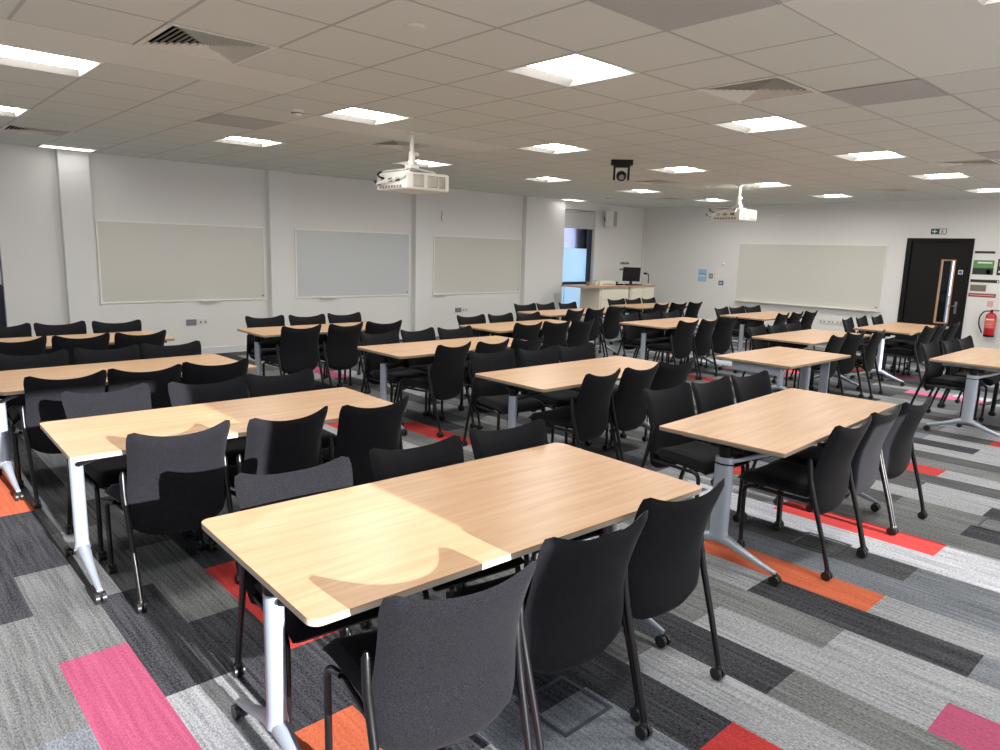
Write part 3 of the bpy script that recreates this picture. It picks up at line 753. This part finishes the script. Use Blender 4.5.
# ------------------------------------------------------------------ chairs
def make_chair():
    r = empty('conference_chair')
    def yprof(z):                      # 0..1 bottom to top: lower shell forward, top leaning back
        return .082-.018*(1-z)**2-.1*max(0, (z-.38)/.62)**1.35
    def back(s, t, side):
        w = .234-.012*math.sin(PI*min(1, max(0, (t-.25))*1.5))
        if t < .3: w *= 1-.10*((.3-t)/.3)**2.2
        zb = .298+.06*abs(s)**3.2; zt = .796+.05*abs(s)**2.4-.016*(max(0, abs(s)-.86)/.14)**2
        z = zb+(zt-zb)*t; zz = (z-.298)/.54
        y = yprof(zz)-(.034*zz+.016)*(1-s*s)
        if t > .84: q = (t-.84)/.16; z -= .004*q*(max(0, abs(s)-.84)/.16)**2; w -= .007*q**3
        e = max(abs(s), abs(2*t-1)); th = .022*math.sqrt(max(0, 1-e**7))
        return (s*w, y+(-th if side == 0 else th), z)
    obj('backrest', shell(B(), back, 18, 18), M['fabric'], r, smooth=True)
    def seat(s, t, side):
        w = .222-.02*(1-t); y = .08+.425*t
        e = max(abs(s), abs(2*t-1)); th = .042*math.sqrt(max(0, 1-e**6))
        z = .43-.03*max(0, t-.72)**2/.08*.6
        top = .006*s*s-.006*(1-s*s)
        return (s*w, y, z+(th+top if side else -th))
    obj('seat', shell(B(), seat, 14, 14), M['fabric'], r, smooth=True)
    bm = B()
    for s in (-1, 1): tube(bm, arc([(s*.2, .075, .385), (s*.2, .40, .385)]), .011, 8)
    tube(bm, [(-.2, .1, .385), (.2, .1, .385)], .01, 8); tube(bm, [(-.2, .38, .382), (.2, .38, .382)], .01, 8)
    obj('under_seat_frame', bm, M['frame'], r, smooth=True)
    def castor(px, py, parent):
        bm = B()
        for s in (-1, 1): cyl(bm, (px+s*.012, py, .025), 0, .025, .014, 14)
        tube(bm, [(px, py, .025), (px, py+.0, .055), (px, py, .062)], [.013, .016, .012], 8)
        obj('castor', bm, M['castor'], parent, smooth=True)
    for s in (-1, 1):
        bm = B(); tube(bm, [(s*.228, -.06, .055), (s*.229, -.02, .2), (s*.232, .05, .42), (s*.234, .078, .52), (s*.233, .088, .61), (s*.232, .088, .63)], [.0125, .0125, .0135, .0145, .014, .006], 10)
        l = obj('leg', bm, M['frame'], r, smooth=True); castor(s*.228, -.06, l)
        bm = B(); tube(bm, arc([(s*.222, .445, .045), (s*.222, .452, .385), (s*.205, .37, .395)], 6), .0125, 10)
        l = obj('leg', bm, M['frame'], r, smooth=True); castor(s*.222, .445, l)
    return r
TBDESC = {'T1': 'the frontmost table', 'T2': 'second table in left row', 'T3': 'third table in left row', 'T4': 'farthest table in left row',
 'D': 'square-cornered front-right table', 'C': 'table behind square-cornered one', 'B': 'third table in second row',
 'A': 'table below middle whiteboard', 'K': 'table below third whiteboard', 'L': 'table nearest blue window', 'M': 'table before lectern counter',
 'J': 'table left of far projector', 'F': 'table behind short chairless table', 'I': 'table below back whiteboard', 'G': 'table before black door', 'H': 'table cut by right edge'}
TB=dict(T1=(0.787,1.525,-1.9,1.75,0.85),T2=(0.649,3.425,-1.4,1.75,0.77),T3=(0.636,5.160,2.0,1.66,0.83),T4=(.62,7.2,0,1.72,.75),A=(3.139,7.004,-1.2,1.71,0.72),B=(3.507,5.065,-0.7,1.78,0.74),C=(3.484,3.307,-0.4,1.76,0.75),D=(3.30,1.495,2.9,1.80,0.71),E=(6.067,2.769,-0.4,1.28,0.76),F=(7.964,3.406,0.0,1.69,0.76),G=(10.371,3.169,-0.1,1.70,0.75),H=(7.817,1.452,-0.0,1.68,0.75),I=(10.386,5.238,0.1,1.69,0.77),J=(7.850,5.300,1.1,1.67,0.76),K=(5.604,6.078,0.6,1.67,0.74),L=(7.683,7.220,-0.4,1.69,0.72),M=(10.291,7.479,-0.3,1.69,0.71))
# chairs: centre between the two back tips, turn in degrees; n = near side (facing the whiteboards), f = far side
CH = {
'T1n': [(1.12,1.33,-11),(1.69,1.35,-6),(2.21,1.37,-7)], 'T1f': [(1.21,2.44,-5),(1.78,2.43,-6),(2.33,2.43,-7)],
'T2n': [(1.08,3.33,0),(1.61,3.31,6),(2.12,3.30,3)], 'T2f': [(1.05,4.43,4),(1.60,4.37,-6),(2.09,4.40,-4)],
'T3n': [(.98,5.09,2),(1.45,5.10,-5),(1.93,5.11,-8)], 'T3f': [(.98,6.16,0),(1.49,6.19,-6),(1.98,6.2,-7)],
'T4n': [(1.02,7.11,8),(1.51,7.12,2),(2.0,7.11,5)], 'T4f': [(1.09,8.25,1),(1.57,8.24,3),(2.07,8.16,-7)],
'An': [(3.52,6.90,1),(4.05,6.89,6),(4.56,6.91,-6)], 'Af': [(3.62,8.0,-6),(4.12,7.92,-6),(4.64,7.93,-4)],
'Bn': [(4.02,4.96,9),(4.49,4.95,7),(4.96,4.95,3)], 'Bf': [(3.93,6.02,5),(4.41,6.04,4),(4.88,6.0,-3)],
'Cn': [(4.00,3.22,6),(4.47,3.22,2),(4.94,3.22,-5)], 'Cf': [(4.01,4.42,-9),(4.48,4.33,-3),(4.96,4.31,-6)],
'Dn': [(3.90,1.43,-1),(4.40,1.44,0),(4.87,1.42,-3)], 'Df': [(3.89,2.57,-6),(4.37,2.54,-3),(4.86,2.51,-6)],
'Fn': [(8.38,3.32,2),(8.86,3.32,-5),(9.33,3.22,6)], 'Ff': [(8.42,4.33,2),(8.89,4.31,3),(9.36,4.32,-3)],
'In': [(10.79,5.15,5),(11.28,5.15,4),(11.76,5.14,0)], 'If': [(10.84,6.23,3),(11.31,6.21,-4),(11.78,6.17,-5)],
'Gn': [(10.82,3.09,-1),(11.28,3.09,2),(11.76,3.05,3)], 'Gf': [(10.84,4.17,6),(11.36,4.17,4),(11.84,4.12,3)],
'Hf': [(8.58,2.42,-3),(9.06,2.37,2),(9.54,2.34,-4)],
'Jn': [(8.21,5.2,-1),(8.69,5.18,3),(9.19,5.19,-5)], 'Jf': [(8.31,6.24,4),(8.79,6.22,-3),(9.27,6.18,4)],
'Kn': [(6.0,5.99,-1),(6.48,5.97,-4),(6.95,5.95,3)], 'Kf': [(5.97,7.01,-3),(6.48,7.0,1),(6.96,6.95,-1)],
'Ln': [(8.11,7.1,8),(8.59,7.11,4),(9.07,7.09,1)], 'Lf': [(8.10,8.17,-5),(8.57,8.16,4),(9.05,8.1,2)],
'Mn': [(10.62,7.29,3),(11.12,7.27,-3),(11.65,7.26,1)], 'Mf': [(10.67,8.33,-6),(11.15,8.3,-2),(11.62,8.28,2)],
}
pos3 = ['left-hand', 'middle', 'right-hand']
pch = make_chair(); first = True
for k, lst in CH.items():
    t, side = k[:-1], k[-1]
    for n, (x, y, a) in enumerate(lst):
        o = pch if first else copy_tree(pch); first = False
        o.location = (x, y, 0); o.rotation_euler = (0, 0, R(a) if side == 'n' else R(a)+PI)
        tag(o, 'black chair, %s on %s side of %s' % (pos3[n], 'near' if side == 'n' else 'far', TBDESC[t]), 'chair', 'black stacking chairs round the tables')

# ------------------------------------------------------------------ tables
def make_table(key, lab, radius=.03, inset=.06, light=False, apron=False):
    big = key in ('D', 'H', 'E'); ru, rv = (.036, .06) if big else (.036, .04)
    x, y, a, L, W = TB[key]
    r = empty('folding_table', (x, y, 0), R(a))
    bm = B(); prism(bm, rrect(0, L, 0, W, radius), .7245, .73); obj('tabletop', bm, M['wood'], r)
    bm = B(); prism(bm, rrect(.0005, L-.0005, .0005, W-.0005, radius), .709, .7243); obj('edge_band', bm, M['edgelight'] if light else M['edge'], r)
    bm = B(); prism(bm, rrect(.003, L-.003, .003, W-.003, radius), .7065, .7088); obj('underside', bm, M['grille'], r)
    cy = W/2
    for ex in (inset, L-inset):
        d = 1 if ex < L/2 else -1
        bm = B()
        n = 20; prof = [(.16, 1.0), (.2, .86), (.6, .86), (.615, .86)]
        rings = []
        for z, s in prof: rings.append([bm.verts.new((ex+ru*s*math.cos(2*PI*i/n), cy+rv*s*math.sin(2*PI*i/n), z)) for i in range(n)])
        for p, q in zip(rings, rings[1:]):
            for i in range(n): bm.faces.new((p[i], p[(i+1) % n], q[(i+1) % n], q[i]))
        bm.faces.new(rings[0]); bm.faces.new(rings[-1][::-1])
        c = obj('column', bm, M['silver'], r, smooth=True)
        bm = B(); cyl(bm, (ex, cy, .645), 2, .03, .06, 14, .04); cyl(bm, (ex+d*.02, cy, .672), 1, .022, .18, 12); obj('pivot_cap', bm, M['black'], c, smooth=True)
        bm = B(); tube(bm, [(ex, cy-W*.36, .688), (ex, cy+W*.36, .688)], .012, 8); tube(bm, [(ex, cy-.05, .6), (ex+d*.05, cy-W*.34, .68)], .012, 8); obj('top_arm', bm, M['silver'] if big else M['black'], r, smooth=True)
        if big:
            bm = B(); prism(bm, [(ex+(ru+.002)*.9*math.cos(2*PI*i/24), cy+(rv+.002)*.9*math.sin(2*PI*i/24)) for i in range(24)], .575, .583); obj('collar_ring', bm, M['black'], c)
        bm = B(); h = .33
        pts = [(ex, cy-h, .062), (ex, cy-h*.75, .085), (ex, cy-h*.4, .125), (ex, cy-.06, .155), (ex, cy, .165), (ex, cy+.06, .155), (ex, cy+h*.4, .125), (ex, cy+h*.75, .085), (ex, cy+h, .062)]
        tube(bm, pts, [.013, .016, .021, .028, .03, .028, .021, .016, .013], 12)
        ft = obj('foot', bm, M['silver'], r, smooth=True)
        for s in (-1, 1):
            bm = B()
            for q in (-1, 1): cyl(bm, (ex+q*.014, cy+s*h, .027), 0, .027, .016, 16)
            tube(bm, [(ex, cy+s*h, .03), (ex, cy+s*h, .06)], .013, 8)
            obj('castor', bm, M['castor'], ft, smooth=True)
    bm = B(); tube(bm, [(inset+.03, cy, .672), (L-inset-.03, cy, .672)], .02, 12); obj('beam', bm, M['silver'] if big else M['black'], r, smooth=True)
    if apron:
        bm = B(); box(bm, .05, .07, .12, W-.16, .62, .70); obj('end_apron', bm, M['silver'], r)
        bm = B(); box(bm, L-.33, L-.31, .07, .15, .0, .70); obj('panel_leg', bm, M['silver'], r)
    tag(r, lab, 'table', 'beech topped tables on silver pedestals')
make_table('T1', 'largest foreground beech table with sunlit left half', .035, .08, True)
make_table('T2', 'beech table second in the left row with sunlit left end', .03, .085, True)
make_table('T3', 'beech table third in the left row, left end out of frame', .03, .06)
make_table('T4', 'farthest beech table in the left row below leftmost whiteboard', .03, .06)
make_table('D', 'square-cornered beech table right of the frontmost table, silver pedestal visible', .008, .1)
make_table('C', 'beech table directly behind the square-cornered front-right table', .03, .07)
make_table('B', 'beech table third back in the second row, under the near projector', .03, .07)
make_table('A', 'beech table standing below the middle whiteboard', .03, .09)
make_table('K', 'beech table below the whiteboard nearest the window', .03, .07)
make_table('L', 'small looking beech table nearest the blue window', .03, .07)
make_table('M', 'farthest beech table right in front of the lectern counter', .03, .07)
make_table('J', 'beech table in front of the lectern table, silver leg visible', .03, .07)
make_table('E', 'short chairless beech table behind the square-cornered table', .008, .14, apron=True)
make_table('F', 'beech table just behind the short chairless table', .03, .07)
make_table('I', 'farthest right beech table below the back whiteboard', .03, .05)
make_table('G', 'yellowish beech table in front of the black door', .03, .07)
make_table('H', 'beech table cut off by the right photo edge', .008, .07)

# floor boxes
def floor_box(x, y, lab, s=.13):
    bm = B()
    for a in ((-s, s, -s, -s+.015), (-s, s, s-.015, s), (-s, -s+.015, -s+.015, s-.015), (s-.015, s, -s+.015, s-.015)): box(bm, *a, .0008, .004)
    r = obj('floor_box', bm, M['floorbox'], loc=(x, y, 0)); tag(r, lab, 'floor box', 'square floor boxes in the carpet')
floor_box(1.83, 1.57, 'square floor box outline between the two right foreground chairs')
floor_box(4.13, 1.6, 'square floor box outline in sunlight below the right table chairs')
floor_box(5.35, .95, 'square floor box outline on the open carpet at right')

# ------------------------------------------------------------------ light
w = bpy.data.worlds.new('sky'); sc.world = w; w.use_nodes = True
nt = w.node_tree; bg = nt.nodes['Background']
tc = nt.nodes.new('ShaderNodeTexCoord'); sp = nt.nodes.new('ShaderNodeSeparateXYZ'); nt.links.new(tc.outputs['Generated'], sp.inputs[0])
cr = nt.nodes.new('ShaderNodeValToRGB'); cr.color_ramp.elements[0].position = 0; cr.color_ramp.elements[0].color = (.82, .9, 1, 1)
cr.color_ramp.elements[1].position = .6; cr.color_ramp.elements[1].color = (.28, .5, .95, 1)
nt.links.new(sp.outputs[2], cr.inputs[0]); nt.links.new(cr.outputs[0], bg.inputs[0]); bg.inputs[1].default_value = 1.6
sun = bpy.data.lights.new('sun', 'SUN'); sun.energy = 15; sun.angle = R(.5); sun.color = (1, .96, .97)
so = bpy.data.objects.new('sun', sun); COL.objects.link(so)
d = Vector((.0, 1, -math.tan(R(13.8)))).normalized()
so.rotation_euler = d.to_track_quat('-Z', 'Y').to_euler()

# ------------------------------------------------------------------ camera
cam = bpy.data.cameras.new('camera'); co = bpy.data.objects.new('camera', cam); COL.objects.link(co)
rt = Vector((0.7359633094241366, -0.676442947486109, 0.027981171844259564)); up = Vector((0.09758721976993415, 0.14689078981642262, 0.9843270952303823)); fw = Vector((0.669951298020272, 0.7216980217954132, -0.17411841837536857))
mt = Matrix((rt, up, -fw)).transposed().to_4x4(); mt.translation = (0, 0, 1.6711)
co.matrix_world = mt
cam.sensor_width = 36; cam.lens = 707.515*36/1000; cam.clip_start = .05; cam.clip_end = 200
sc.camera = co
sc.view_settings.view_transform = 'Standard'
sc.view_settings.exposure = .17
sc.view_settings.gamma = 1.05
sc.cycles.use_denoising = True
sc.cycles.max_bounces = 8; sc.cycles.diffuse_bounces = 5
sc.cycles.sample_clamp_indirect = 6
